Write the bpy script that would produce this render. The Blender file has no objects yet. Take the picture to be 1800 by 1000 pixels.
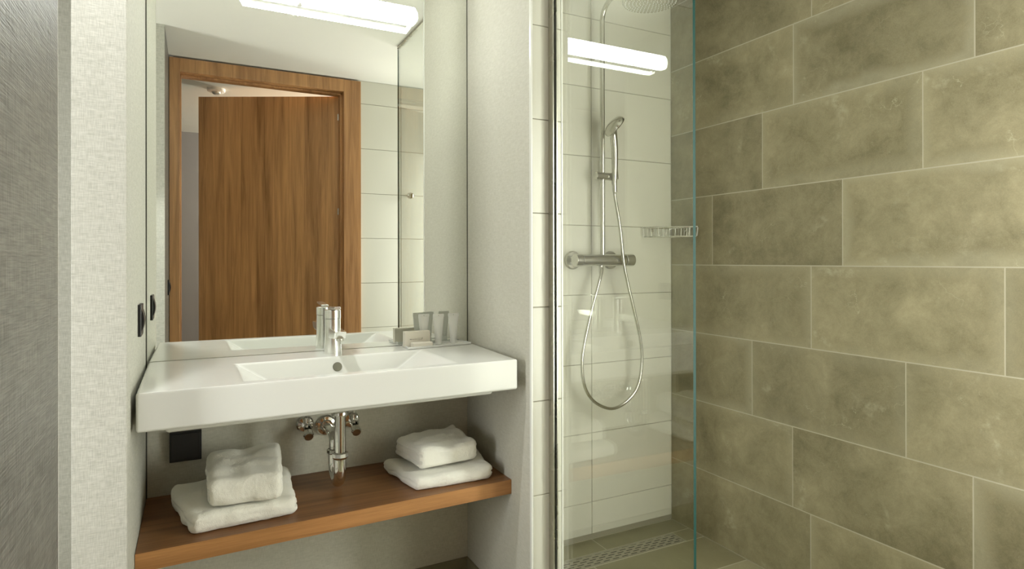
import bpy, bmesh, math, random
from mathutils import Vector, Matrix, noise
sc = bpy.context.scene
D = bpy.data

# ---------------------------------------------------------------- camera, world, exposure
H = 1.21                                    # eye height; all z below are written relative to the floor
def cam():
    f, yaw, pitch, roll, cy = 1082.56, .47529, .00107, .00173, 456.78
    def ray(u, v):
        cr, sr, cp, sp = math.cos(roll), math.sin(roll), math.cos(pitch), math.sin(pitch)
        u, v = u*cr + v*sr, -u*sr + v*cr
        w = cp - v*sp; v = v*cp + sp
        return Vector((w*math.sin(yaw) + u*math.cos(yaw), w*math.cos(yaw) - u*math.sin(yaw), v))
    fw = ray(0, 0).normalized()
    rt = (ray(1, 0) - ray(0, 0)).normalized()
    up = rt.cross(fw)
    cd = D.cameras.new('camera'); c = D.objects.new('camera', cd); sc.collection.objects.link(c)
    cd.sensor_fit = 'HORIZONTAL'; cd.sensor_width = 36; cd.lens = 36*f/1800
    cd.shift_y = -(500 - cy)/1800
    cd.clip_start = .01; cd.clip_end = 50
    m = Matrix((rt, up, -fw)).transposed().to_4x4(); m.translation = (0, 0, H)
    c.matrix_world = m
    sc.camera = c
cam()
w = D.worlds.new('world'); sc.world = w; w.use_nodes = True
w.node_tree.nodes['Background'].inputs[0].default_value = (.8, .8, .7, 1)
w.node_tree.nodes['Background'].inputs[1].default_value = .02
sc.view_settings.view_transform = 'Standard'; sc.view_settings.look = 'None'
sc.view_settings.gamma = 1; sc.view_settings.exposure = 0
sc.view_settings.use_curve_mapping = False
LAMP = 23.0            # strength of the mirror lamp's diffuser
LCOL = (.97, 1, .985, 1)
def area(name, loc, size, power, col=(1, 1, .95), rot=(0, 0, 0), sizey=None):
    l = D.lights.new(name, 'AREA'); l.energy = power; l.color = col[:3]
    l.shape = 'DISK' if sizey is None else 'RECTANGLE'; l.size = size
    if sizey: l.size_y = sizey
    o = D.objects.new(name, l); o.location = loc; o.rotation_euler = rot; sc.collection.objects.link(o); return o
def point(name, loc, radius, power, col=(1, .95, .80)):
    l = D.lights.new(name, 'POINT'); l.energy = power; l.color = col[:3]; l.shadow_soft_size = radius
    o = D.objects.new(name, l); o.location = loc; sc.collection.objects.link(o); return o
LC = (.975, .99, 1)
LW = dict(SPOT=54, ALC=20, ROOM=24, ENTRY=31, HALL=340)
l = D.lights.new('niche_spot_bulb', 'SPOT'); l.energy = LW['SPOT']; l.color = LC; l.spot_size = math.radians(78); l.spot_blend = .25; l.shadow_soft_size = .02
o = D.objects.new('niche_spot_bulb', l); o.location = (-.185, 1.50, 2.395); sc.collection.objects.link(o)
area('alcove_fill_area', (-1.18, 1.15, 1.15), .28, LW['ALC'], LC, (math.pi/2, 0, -math.pi/2), 1.3)  # added fill light, out of view in the alcove
area('room_fill_area', (1.61, .345, 1.2), .28, LW['ROOM'], LC, (math.pi/2, 0, math.pi), 1.5)  # added fill light on the hidden part of the door wall
area('entry_fill_area', (1.955, .54, 1.2), .28, LW['ENTRY'], LC, (math.pi/2, 0, math.pi/2), 1.5)  # added fill light, unseen on the stone wall near the door
point('hall_fill_bulb', (1.7, -1.3, 2.28), .08, LW['HALL'], (1, .97, .93))  # invented hall source, kept out of view

# ---------------------------------------------------------------- constants of the place
B = 2.2228      # mirror face / shower back wall
XL, XR = -.1366, .9486
XS = 1.9825     # stone wall
Y1 = 1.7092     # front of the right partition
XE = 1.063      # shower side of the right partition
YL = 1.6305     # front of the left partition
YD = .3226      # room face of the door wall
ZC = 2.415      # ceiling
ZL = .8955      # basin top
ZS = .472       # shelf top

# ---------------------------------------------------------------- materials
def mat(name):
    m = D.materials.new(name); m.use_nodes = True
    nt = m.node_tree; b = nt.nodes['Principled BSDF']
    return m, nt, b
class N:
    def __init__(s, nt): s.nt = nt
    def n(s, t, **k):
        o = s.nt.nodes.new(t)
        for a, v in k.items():
            if a.startswith('i_'):
                key = a[2:]; key = int(key) if key.isdigit() else key.replace('_', ' ')
                if hasattr(v, 'is_output') or isinstance(v, bpy.types.NodeSocket): s.nt.links.new(v, o.inputs[key])
                else: o.inputs[key].default_value = v
            else: setattr(o, a, v)
        return o
    def link(s, a, b): s.nt.links.new(a, b)
    def math(s, op, a, b=0.0, c=None, clamp=False):
        o = s.nt.nodes.new('ShaderNodeMath'); o.operation = op; o.use_clamp = clamp
        for i, v in enumerate((a, b) if c is None else (a, b, c)):
            if isinstance(v, bpy.types.NodeSocket): s.nt.links.new(v, o.inputs[i])
            else: o.inputs[i].default_value = v
        return o.outputs[0]
    def mix(s, f, a, b):
        o = s.nt.nodes.new('ShaderNodeMix'); o.data_type = 'RGBA'
        for i, v in ((0, f), (6, a), (7, b)):
            if isinstance(v, bpy.types.NodeSocket): s.nt.links.new(v, o.inputs[i])
            else: o.inputs[i].default_value = v
        return o.outputs[2]
    def ramp(s, f, pts):
        o = s.nt.nodes.new('ShaderNodeValToRGB'); s.nt.links.new(f, o.inputs[0])
        e = o.color_ramp.elements
        while len(e) < len(pts): e.new(.5)
        for q, (p, c) in zip(e, pts): q.position = p; q.color = (c, c, c, 1) if isinstance(c, (int, float)) else (*c[:3], 1)
        return o.outputs[0]
    def bump(s, h, strength, dist):
        o = s.nt.nodes.new('ShaderNodeBump'); o.inputs['Strength'].default_value = strength; o.inputs['Distance'].default_value = dist
        s.nt.links.new(h, o.inputs['Height']); return o.outputs[0]
def plain(name, col, rough=.5, metal=0., spec=.5, coat=0.):
    m, nt, b = mat(name)
    b.inputs['Base Color'].default_value = (*col, 1); b.inputs['Roughness'].default_value = rough
    b.inputs['Metallic'].default_value = metal; b.inputs['Specular IOR Level'].default_value = spec
    b.inputs['Coat Weight'].default_value = coat
    # a trace of unevenness so that no surface is perfectly uniform
    g = N(nt); tc = g.n('ShaderNodeTexCoord'); no = g.n('ShaderNodeTexNoise', i_Vector=tc.outputs['Object'], i_Scale=9.0)
    r = g.ramp(no.outputs[0], [(.3, max(0, rough-.015)), (.7, min(1, rough+.015))])
    g.link(r, b.inputs['Roughness'])
    return m
def linen(name, c1, c2, rough=.75, bump=.35, sx=55, sz=620, coarse=0., spec=.3):
    m, nt, b = mat(name); g = N(nt)
    tc = g.n('ShaderNodeTexCoord'); sp = g.n('ShaderNodeSeparateXYZ', i_0=tc.outputs['Object'])
    s = g.math('ADD', sp.outputs[0], sp.outputs[1]); z = sp.outputs[2]
    def tex(a, c, det=2.):
        v = g.n('ShaderNodeCombineXYZ', i_0=g.math('MULTIPLY', s, a), i_1=g.math('MULTIPLY', z, c))
        return g.n('ShaderNodeTexNoise', noise_dimensions='2D', i_Vector=v.outputs[0], i_Scale=1.0, i_Detail=det).outputs[0]
    h = tex(sx, sz, 3.); v = tex(sz*.9, sx*.8); big = tex(3, 5); mid = tex(sx*.5, sz*.2)
    t = g.math('ADD', g.math('MULTIPLY', h, .44), g.math('MULTIPLY', v, .40))
    t = g.math('ADD', t, g.math('MULTIPLY', mid, .24 + coarse))
    f = g.ramp(t, [(.40, 0), (.68, 1)])
    col = g.mix(f, (*c1, 1), (*c2, 1))
    col = g.mix(g.ramp(big, [(.35, 0), (.65, .12)]), col, (*c1, 1))
    g.link(col, b.inputs['Base Color'])
    b.inputs['Roughness'].default_value = rough; b.inputs['Specular IOR Level'].default_value = spec
    g.link(g.bump(t, bump, .0015), b.inputs['Normal'])
    return m
def wood(name, dark, light, axis='z', rough=.38, seam=.08):
    """oak veneer: grain along `axis`; seams every `seam` metres across"""
    m, nt, b = mat(name); g = N(nt)
    tc = g.n('ShaderNodeTexCoord'); sp = g.n('ShaderNodeSeparateXYZ', i_0=tc.outputs['Object'])
    if axis == 'z': along, across, third = sp.outputs[2], sp.outputs[0], sp.outputs[1]
    else: along, across, third = sp.outputs[0], sp.outputs[2], sp.outputs[1]
    band = g.math('FLOOR', g.math('DIVIDE', g.math('ADD', across, third), seam))
    wn = g.n('ShaderNodeTexWhiteNoise', noise_dimensions='1D'); g.link(band, wn.inputs['W'])
    off = g.math('MULTIPLY', wn.outputs[0], 7.0)
    v = g.n('ShaderNodeCombineXYZ', i_0=g.math('MULTIPLY', along, .9), i_1=g.math('MULTIPLY', across, 17.), i_2=g.math('ADD', g.math('MULTIPLY', third, 17.), off))
    n1 = g.n('ShaderNodeTexNoise', i_Vector=v.outputs[0], i_Scale=1.6, i_Detail=6., i_Roughness=.62, i_Distortion=.6).outputs[0]
    v2 = g.n('ShaderNodeCombineXYZ', i_0=g.math('MULTIPLY', along, 5.), i_1=g.math('MULTIPLY', across, 330.), i_2=g.math('ADD', g.math('MULTIPLY', third, 330.), off))
    n2 = g.n('ShaderNodeTexNoise', i_Vector=v2.outputs[0], i_Scale=1., i_Detail=3.).outputs[0]
    t = g.math('ADD', g.math('MULTIPLY', n1, .75), g.math('MULTIPLY', n2, .28))
    t = g.math('ADD', t, g.math('MULTIPLY', wn.outputs[0], .13))
    f = g.ramp(t, [(.34, 0), (.74, 1)])
    g.link(g.mix(f, (*dark, 1), (*light, 1)), b.inputs['Base Color'])
    b.inputs['Roughness'].default_value = rough
    g.link(g.bump(n2, .25, .0006), b.inputs['Normal'])
    return m
def stone(name, dark, light, pale, rough=.42, floor=False):
    m, nt, b = mat(name); g = N(nt)
    tc = g.n('ShaderNodeTexCoord'); uv = g.n('ShaderNodeUVMap', uv_map='tile')
    at = g.n('ShaderNodeAttribute', attribute_name='tid', attribute_type='GEOMETRY')
    tid = at.outputs['Fac']
    off = g.n('ShaderNodeCombineXYZ', i_0=g.math('MULTIPLY', tid, 37.), i_1=g.math('MULTIPLY', tid, 91.), i_2=g.math('MULTIPLY', tid, 53.))
    va = g.n('ShaderNodeVectorMath', operation='ADD', i_0=tc.outputs['Object'], i_1=off.outputs[0]).outputs[0]
    def no(sc_, det, ro=.6, dist=0.):
        return g.n('ShaderNodeTexNoise', i_Vector=va, i_Scale=sc_, i_Detail=det, i_Roughness=ro, i_Distortion=dist).outputs[0]
    n1, n2, n3, n4 = no(3.2, 8, .62, .5), no(11, 12, .76, .4), no(70, 8, .8), no(300, 4, .7)
    t = g.math('ADD', g.math('MULTIPLY', n1, .46), g.math('MULTIPLY', n2, .40))
    t = g.math('ADD', t, g.math('MULTIPLY', n3, .20)); t = g.math('ADD', t, g.math('MULTIPLY', n4, .13))
    col = g.mix(g.ramp(t, [(.46, 0), (.80, 1)]), (*dark, 1), (*light, 1))
    col = g.mix(g.ramp(n3, [(.56, 0), (.72, .40)]), col, (dark[0]*.72, dark[1]*.72, dark[2]*.72, 1))
    col = g.mix(g.ramp(n3, [(.28, .32), (.42, 0)]), col, (*pale, 1))
    # worn pale edges: the fired tiles are lighter along parts of their rim
    su = g.n('ShaderNodeSeparateXYZ', i_0=uv.outputs[0])
    u, v = su.outputs[0], su.outputs[1]          # metres inside the tile, z = spare
    wdt = g.n('ShaderNodeAttribute', attribute_name='tw', attribute_type='GEOMETRY').outputs['Fac']
    du = g.math('MINIMUM', u, g.math('SUBTRACT', wdt, u)); dv = g.math('MINIMUM', v, g.math('SUBTRACT', .3, v))
    d = g.math('MINIMUM', du, dv)
    d = g.math('ADD', d, g.math('MULTIPLY', g.math('SUBTRACT', n2, .5), .10))
    d = g.math('ADD', d, g.math('MULTIPLY', g.math('SUBTRACT', n1, .5), .16))
    e = g.ramp(g.math('MULTIPLY', d, 10.), [(.06, 1), (.42, 0)])
    tw = g.n('ShaderNodeTexWhiteNoise', noise_dimensions='1D'); g.link(g.math('MULTIPLY', tid, 117.3), tw.inputs['W'])
    e = g.math('MULTIPLY', e, g.math('MULTIPLY_ADD', g.math('POWER', tw.outputs[0], 2.0), .36, .0))
    col = g.mix(e, col, (*pale, 1))
    # pale scuffs and thin scratches
    sc1 = g.ramp(no(4.5, 5, .55, 1.6), [(.60, 0), (.70, .30)])
    col = g.mix(g.math('MULTIPLY', sc1, g.ramp(no(48, 4, .7), [(.42, 0), (.62, 1)])), col, (*pale, 1))
    mu = g.n('ShaderNodeTexVoronoi', feature='DISTANCE_TO_EDGE', i_Vector=g.n('ShaderNodeVectorMath', operation='ADD', i_0=va, i_1=g.n('ShaderNodeTexNoise', i_Vector=va, i_Scale=6., i_Detail=5.).outputs[1]).outputs[0], i_Scale=2.2)
    cr = g.ramp(mu.outputs['Distance'], [(0, 1), (.006, 0)])
    cr = g.math('MULTIPLY', cr, g.ramp(no(7, 2), [(.56, 0), (.64, .45)]))
    col = g.mix(cr, col, (*pale, 1))
    # tile to tile tone
    tw2 = g.n('ShaderNodeTexWhiteNoise', noise_dimensions='1D'); g.link(g.math('MULTIPLY', tid, 311.7), tw2.inputs['W'])
    hs = g.n('ShaderNodeHueSaturation', i_Color=col, i_Value=g.math('MULTIPLY_ADD', tw2.outputs[0], .16, .92))
    g.link(hs.outputs[0], b.inputs['Base Color'])
    g.link(g.ramp(n2, [(.3, rough-.05), (.7, rough+.12)]), b.inputs['Roughness'])
    b.inputs['Specular IOR Level'].default_value = .4
    g.link(g.bump(g.math('ADD', n2, g.math('MULTIPLY', n3, .4)), .12, .002), b.inputs['Normal'])
    return m
M = {}
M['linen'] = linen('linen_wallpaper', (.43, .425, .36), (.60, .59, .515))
M['linen_shaded'] = linen('linen_wallpaper_gloss_shaded', (.09, .087, .072), (.225, .218, .183), rough=.42, bump=.7, sx=34, sz=620, coarse=.0, spec=.5)  # same linen paper, darkened for the weak grazing light on the near wall
M['linen_fine'] = linen('fine_linen_wallpaper', (.50, .485, .40), (.60, .585, .50), bump=.2, sx=60, sz=700)
M['linen_back'] = linen('niche_back_wallpaper', (.58, .565, .47), (.71, .69, .59), bump=.2, sx=60, sz=700)
M['paint'] = plain('white_paint', (.72, .71, .63), .6)
M['hall_paint'] = plain('hall_taupe', (.13, .120, .108), .7)
M['hall_white'] = plain('hall_white_paint', (.62, .60, .57), .7)
M['white_tile'] = plain('white_satin_tile', (.66, .65, .555), .22)
M['grout'] = plain('pale_grout', (.47, .44, .335), .8)
M['grout_grey'] = plain('white_tile_joint', (.30, .28, .21), .8)
M['stone'] = stone('olive_grey_stone_tile', (.155, .136, .073), (.43, .385, .245), (.58, .55, .40))
M['stone_floor'] = stone('olive_grey_floor_tile', (.20, .18, .10), (.31, .29, .18), (.45, .42, .29), rough=.35)
M['ceramic'] = plain('white_glazed_ceramic', (.70, .70, .65), .15, spec=.38, coat=.06)
M['chrome'] = plain('chrome', (.80, .80, .77), .07, 1)
M['tap'] = plain('polished_tap_chrome', (.92, .92, .89), .22, 1)
M['hose'] = plain('shower_chrome', (.60, .59, .53), .20, 1)
M['satin'] = plain('satin_steel', (.55, .54, .47), .28, 1)
M['overflow'] = plain('dull_grey_overflow', (.17, .165, .12), .45, .3)
M['grate'] = plain('brushed_grate', (.40, .375, .29), .4, .35)
M['dark_satin'] = plain('drain_slot_dark', (.01, .01, .008), .6)
M['black'] = plain('black_plastic', (.012, .012, .012), .35)
M['blackgap'] = plain('dark_gap', (.05, .05, .035), .7)
M['white_plastic'] = plain('white_plastic', (.75, .75, .70), .35)
M['trim'] = plain('white_enamel_trim', (.80, .80, .74), .2)
M['carton'] = plain('cream_carton', (.74, .70, .60), .6)
M['ink'] = plain('grey_ink', (.16, .15, .12), .6)
M['wood_door'] = wood('oak_door_veneer', (.22, .098, .030), (.66, .35, .14), 'z', seam=.11)
M['wood_frame'] = wood('oak_frame_veneer', (.22, .098, .032), (.58, .31, .125), 'z', seam=.30)
M['wood_edge_lit'] = wood('oak_edge_lit', (.25, .105, .032), (.50, .245, .088), 'x', seam=.30)  # lighter copy of the shelf oak; light on the front edge put into colour
M['wood_shelf_shaded'] = wood('oak_shelf_shaded', (.095, .036, .012), (.32, .150, .054), 'x', seam=.30)  # shelf oak with the shade under the basin put into its colour
def towel_mat():
    m, nt, b = mat('white_terry_cloth'); g = N(nt); tc = g.n('ShaderNodeTexCoord')
    n = g.n('ShaderNodeTexNoise', i_Vector=tc.outputs['Object'], i_Scale=420., i_Detail=4.).outputs[0]
    n2 = g.n('ShaderNodeTexNoise', i_Vector=tc.outputs['Object'], i_Scale=90., i_Detail=3.).outputs[0]
    b.inputs['Base Color'].default_value = (.90, .885, .79, 1); b.inputs['Roughness'].default_value = .95
    b.inputs['Sheen Weight'].default_value = .4; b.inputs['Specular IOR Level'].default_value = .1
    g.link(g.bump(g.math('ADD', n, n2), .45, .003), b.inputs['Normal'])
    return m
M['towel'] = towel_mat()
def emit(name, col, s):
    m, nt, b = mat(name)
    b.inputs['Base Color'].default_value = (.8, .8, .8, 1)
    b.inputs['Emission Color'].default_value = col; b.inputs['Emission Strength'].default_value = s
    return m
M['lamp'] = emit('lamp_diffuser', LCOL, LAMP)
M['bulb'] = emit('downlight_glow', (1, .95, .8, 1), 6)
def mirror_mat():
    m, nt, b = mat('silvered_mirror')
    b.inputs['Base Color'].default_value = (.90, .915, .875, 1); b.inputs['Metallic'].default_value = 1; b.inputs['Roughness'].default_value = 0
    return m
M['mirror'] = mirror_mat()
def glass_mat(name, tint, ior=1.5):
    m = D.materials.new(name); m.use_nodes = True; nt = m.node_tree; nt.nodes.clear(); g = N(nt)
    out = g.n('ShaderNodeOutputMaterial'); geo = g.n('ShaderNodeNewGeometry')
    i = g.math('MULTIPLY_ADD', geo.outputs['Backfacing'], 1/ior - ior, ior)
    fr = g.n('ShaderNodeFresnel', i_IOR=i)
    tr = g.n('ShaderNodeBsdfTransparent', i_Color=(*tint, 1)); gl = g.n('ShaderNodeBsdfGlossy', i_Roughness=0.0)
    mx = g.n('ShaderNodeMixShader', i_0=fr.outputs[0]); g.link(tr.outputs[0], mx.inputs[1]); g.link(gl.outputs[0], mx.inputs[2])
    g.link(mx.outputs[0], out.inputs[0]); return m
M['glass'] = glass_mat('shower_glass', (.97, .985, .96), 1.75)
M['clear'] = glass_mat('clear_plastic', (.93, .94, .93), 1.45)
M['glass_edge'] = plain('green_glass_edge', (.012, .055, .042), .5, spec=.12)
def frosted():
    m, nt, b = mat('frosted_tube_plastic')
    b.inputs['Base Color'].default_value = (.97, .98, .94, 1); b.inputs['Roughness'].default_value = .3
    b.inputs['Alpha'].default_value = .68
    return m
M['frost'] = frosted()

# ---------------------------------------------------------------- helpers
def link(name, bm, m, parent=None, smooth=False, bev=0, seg=2, angle=35, keep=False):
    me = D.meshes.new(name); bm.normal_update()
    if not keep: bmesh.ops.recalc_face_normals(bm, faces=bm.faces)
    bm.to_mesh(me); bm.free()
    o = D.objects.new(name, me); sc.collection.objects.link(o)
    for q in (m if isinstance(m, (list, tuple)) else [m]): me.materials.append(M[q] if isinstance(q, str) else q)
    if parent: o.parent = parent
    if smooth or bev:
        for p in me.polygons: p.use_smooth = True
        if hasattr(me, 'set_sharp_from_angle'): me.set_sharp_from_angle(angle=math.radians(angle))
    if bev:
        b = o.modifiers.new('bevel', 'BEVEL'); b.width = bev; b.segments = seg; b.limit_method = 'ANGLE'; b.angle_limit = math.radians(30)
        b.harden_normals = True
    return o
def thing(name, label, cat, loc=(0, 0, 0), group=None, kind=None):
    o = D.objects.new(name, None); sc.collection.objects.link(o); o.location = loc; o.empty_display_size = .05
    return tag(o, label, cat, group, kind)
def tag(o, label=None, cat=None, group=None, kind=None):
    if label: o['label'] = label
    if cat: o['category'] = cat
    if group: o['group'] = group
    if kind: o['kind'] = kind
    return o
def place(child_bm_obj, root):
    """parent built in world coordinates: shift so the part keeps its world place"""
    child_bm_obj.parent = root
    child_bm_obj.matrix_parent_inverse = Matrix.Translation(-Vector(root.location))
    return child_bm_obj
def struct(name, bm, m, **k):
    o = link(name, bm, m, **k); o['kind'] = 'structure'; return o
def box(bm, x0, y0, z0, x1, y1, z1, mi=0):
    r = bmesh.ops.create_cube(bm, size=1)
    for v in r['verts']:
        v.co = Vector((x0 + (v.co.x + .5)*(x1-x0), y0 + (v.co.y + .5)*(y1-y0), z0 + (v.co.z + .5)*(z1-z0)))
    fs = {f for v in r['verts'] for f in v.link_faces}
    for f in fs: f.material_index = mi
    return r['verts']
def bx(*a, mi=0):
    bm = bmesh.new(); box(bm, *a, mi=mi); return bm
def cyl(bm, p0, p1, r0, r1=None, n=28, cap=True, mi=0):
    p0, p1 = Vector(p0), Vector(p1); r1 = r0 if r1 is None else r1
    ax = (p1 - p0).normalized(); a = ax.orthogonal().normalized(); b = ax.cross(a)
    R0 = [bm.verts.new(p0 + (a*math.cos(t) + b*math.sin(t))*r0) for t in [2*math.pi*i/n for i in range(n)]]
    R1 = [bm.verts.new(p1 + (a*math.cos(t) + b*math.sin(t))*r1) for t in [2*math.pi*i/n for i in range(n)]]
    for i in range(n): bm.faces.new((R0[i], R0[(i+1) % n], R1[(i+1) % n], R1[i])).material_index = mi
    if cap: bm.faces.new(R0[::-1]).material_index = mi; bm.faces.new(R1).material_index = mi
def lathe(bm, base, axis, prof, n=36, mi=0):
    """prof: list of (distance along axis, radius)"""
    base, ax = Vector(base), Vector(axis).normalized(); a = ax.orthogonal().normalized(); b = ax.cross(a)
    rings = []
    for h, r in prof:
        if r < 1e-6: rings.append([bm.verts.new(base + ax*h)])
        else: rings.append([bm.verts.new(base + ax*h + (a*math.cos(2*math.pi*i/n) + b*math.sin(2*math.pi*i/n))*r) for i in range(n)])
    for A, C in zip(rings, rings[1:]):
        for i in range(n):
            j = (i+1) % n
            vs = [A[i % len(A)], A[j % len(A)], C[j % len(C)], C[i % len(C)]]
            u = []
            for v in vs:
                if v not in u: u.append(v)
            if len(u) > 2: bm.faces.new(u).material_index = mi
def spline(pts, k=8):
    P = [Vector(p) for p in pts]; P = [P[0]*2 - P[1]] + P + [P[-1]*2 - P[-2]]; out = []
    for i in range(1, len(P)-2):
        for j in range(k):
            t = j/k; a, b, c, d = P[i-1:i+3]
            out.append(.5*((2*b) + (c-a)*t + (2*a-5*b+4*c-d)*t*t + (3*b-a-3*c+d)*t**3))
    out.append(P[-2]); return out
def tube(bm, pts, r, n=14, rib=0., mi=0, close=False):
    pts = [Vector(p) for p in pts]; N_ = len(pts); prev = None; rings = []
    for i, p in enumerate(pts):
        t = (pts[min(i+1, N_-1)] - pts[max(i-1, 0)]).normalized() if not close else (pts[(i+1) % N_] - pts[i-1]).normalized()
        a = t.orthogonal().normalized() if prev is None else (prev - t*prev.dot(t)).normalized()
        prev = a; b = t.cross(a); rr = (r[i] if isinstance(r, list) else r)*(1 + (rib if i % 2 else -rib))
        rings.append([bm.verts.new(p + (a*math.cos(2*math.pi*k/n) + b*math.sin(2*math.pi*k/n))*rr) for k in range(n)])
    seq = list(zip(rings, rings[1:])) + ([(rings[-1], rings[0])] if close else [])
    for A, C in seq:
        for k in range(n): bm.faces.new((A[k], A[(k+1) % n], C[(k+1) % n], C[k])).material_index = mi
    if not close: bm.faces.new(rings[0][::-1]); bm.faces.new(rings[-1])
def quad(bm, pts, mi=0):
    f = bm.faces.new([bm.verts.new(p) for p in pts]); f.material_index = mi; return f

# ---------------------------------------------------------------- tiled surfaces
def tiled(name, origin, ux, uy, nrm, tiles, thick, gap, mats, backing=None, bd=.8):
    """tiles: (u0,v0,u1,v1,full_w,u_off,v_off) laid on a plane; grout plane just behind the tile faces"""
    bm = bmesh.new(); uvl = bm.loops.layers.uv.new('tile')
    tid = bm.faces.layers.float.new('tid'); tw = bm.faces.layers.float.new('tw')
    O, ux, uy, n = Vector(origin), Vector(ux), Vector(uy), Vector(nrm)
    ch = .0012
    for k, (u0, v0, u1, v1, fw, uo, vo) in enumerate(tiles):
        g = gap/2; a0, b0, a1, b1 = u0+g, v0+g, u1-g, v1-g
        if a1-a0 < .004 or b1-b0 < .004: continue
        top = [(a0+ch, b0+ch), (a1-ch, b0+ch), (a1-ch, b1-ch), (a0+ch, b1-ch)]; low = [(a0, b0), (a1, b0), (a1, b1), (a0, b1)]
        T = [bm.verts.new(O + ux*u + uy*v) for u, v in top]; L = [bm.verts.new(O + ux*u + uy*v - n*thick) for u, v in low]
        fs = [bm.faces.new(T)] + [bm.faces.new((L[i], L[(i+1) % 4], T[(i+1) % 4], T[i])) for i in range(4)]
        r = random.random()
        for f in fs:
            f[tid] = r; f[tw] = fw; f.material_index = 0
            for l in f.loops:
                q = l.vert.co - O; l[uvl].uv = (q.dot(ux) - uo, q.dot(uy) - vo)
    for u0, v0, u1, v1 in (([backing] if isinstance(backing, tuple) else backing) or []):
        d = thick*bd
        f = bm.faces.new([bm.verts.new(O + ux*u + uy*v - n*d) for u, v in ((u0, v0), (u1, v0), (u1, v1), (u0, v1))]); f.material_index = 1
    bm.normal_update()
    for f in bm.faces:
        if f.normal.dot(n) < -.2: f.normal_flip()
    o = link(name, bm, mats, keep=True); o['kind'] = 'structure'; return o
random.seed(7)
def wall_rows(zlines, joints, u0, u1, w=.6, default=0.0):
    out = []
    for z0, z1, j in [(zlines[i], zlines[i+1], joints[i]) for i in range(len(zlines)-1)]:
        k = math.floor((u0 - j)/w); u = j + k*w; merged = False
        while u < u1:
            a, b = max(u, u0), min(u+w, u1)
            if a == u0 and b-a < .16 and b < u1-.01: u0_ = b; u += w; merged = True; continue
            if merged: a = u0; merged = False
            if b-a > .005: out.append((a, z0, b, z1, w, u, z0 if z1-z0 > .28 else z1-.3))
            u += w
    return out
# stone wall (right), u = 2.2228 - y running towards the door
zs = [0, .289, .589, .889, 1.189, 1.489, 1.789, 2.089, 2.389, ZC]
yj = [1.4907, 1.5658, 1.7534, 1.4867, 1.9644, 1.7008, 1.5591, 1.4825, 1.70]
random.seed(11)
st = wall_rows(zs, [B - y for y in yj], 0, B - .2)
tiled('wall_right', (XS, B, 0), (0, -1, 0), (0, 0, 1), (-1, 0, 0), st, .004, .0017, ['stone', 'grout'], (0, 0, B-.2, ZC), bd=.08)
# shower back wall, white tiles
zw = [0, .161, .461, .761, 1.061, 1.361, 1.661, 1.961, 2.261, ZC]
random.seed(3)
tiled('wall_back', (XE, B, 0), (1, 0, 0), (0, 0, 1), (0, -1, 0), [(u0, max(v0, .022), u1, v1, fw, a, b_) for (u0, v0, u1, v1, fw, a, b_) in wall_rows(zw, [1.5326-XE]*9, 0, XS-XE)], .004, .0014, ['white_tile', 'grout_grey'], (0, 0, XS-XE, ZC))
# end face of the right partition
tiled('wall_partition', (XR+.004, Y1, 0), (1, 0, 0), (0, 0, 1), (0, -1, 0), wall_rows(zw, [0]*9, 0, XE-XR-.006), .004, .0014, ['white_tile', 'grout_grey'], (0, 0, XE-XR-.004, ZC))
# shower side of the right partition
tiled('wall_shower_side', (XE, Y1, 0), (0, 1, 0), (0, 0, 1), (1, 0, 0), wall_rows(zw, [0]*9, 0, B-Y1), .004, .0014, ['white_tile', 'grout_grey'], (0, 0, B-Y1, ZC))
# door wall, white tiles, right of the door; wallpapered strip left of it and above
DL, DR, DT = -.078, .872, 2.325           # door opening
OL, OR_ = -.1335, .984                    # outer edges of the frame
tiled('wall_front', (XS, YD, 0), (-1, 0, 0), (0, 0, 1), (0, 1, 0), wall_rows(zw, [.12]*9, 0, XS-OR_+.02), .004, .0014, ['white_tile', 'grout_grey'], (0, 0, XS-OR_+.02, ZC))
bm = bmesh.new()
box(bm, OR_-.06, YD-.135, 0, XS+.12, YD-.004, ZC); box(bm, -1.3, YD-.135, 0, OL+.02, YD-.004, ZC); box(bm, OL, YD-.135, DT+.05, OR_, YD-.02, ZC)
struct('wall_front_core', bm, 'hall_white')
# room shell
struct('ceiling', bx(-2.2, -2.2, ZC, 2.6, 2.5, ZC+.05), 'paint')
struct('wall_niche_back', bx(-.24, B+.006, 0, XE, B+.10, ZC), 'linen_back')
bm = bmesh.new(); v = box(bm, XL-.1034, YL, 0, XL, B+.006, ZC); struct('wall_niche_left', bm, 'linen', bev=.0015)
bm = bmesh.new(); box(bm, XR, Y1+.0045, 0, XE-.0045, B+.006, ZC); struct('wall_niche_right', bm, 'linen_fine')
struct('wall_left', bx(-.24, YD-.13, 0, XL, .846, ZC), 'linen_shaded')
struct('wall_left_end', bx(-.24, .846, 0, XL-.0002, .85, ZC), 'linen')
bm = bmesh.new(); box(bm, -1.3, B, 0, -.24, B+.1, ZC); box(bm, -1.3, YD, 0, -1.2, B, ZC)
struct('wall_alcove', bm, 'linen')
bm = bmesh.new(); box(bm, XS+.004, -.1, 0, XS+.12, B+.1, ZC); box(bm, XE, B+.005, 0, XS+.1, B+.1, ZC); struct('wall_right_core', bm, 'grout')
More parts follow.
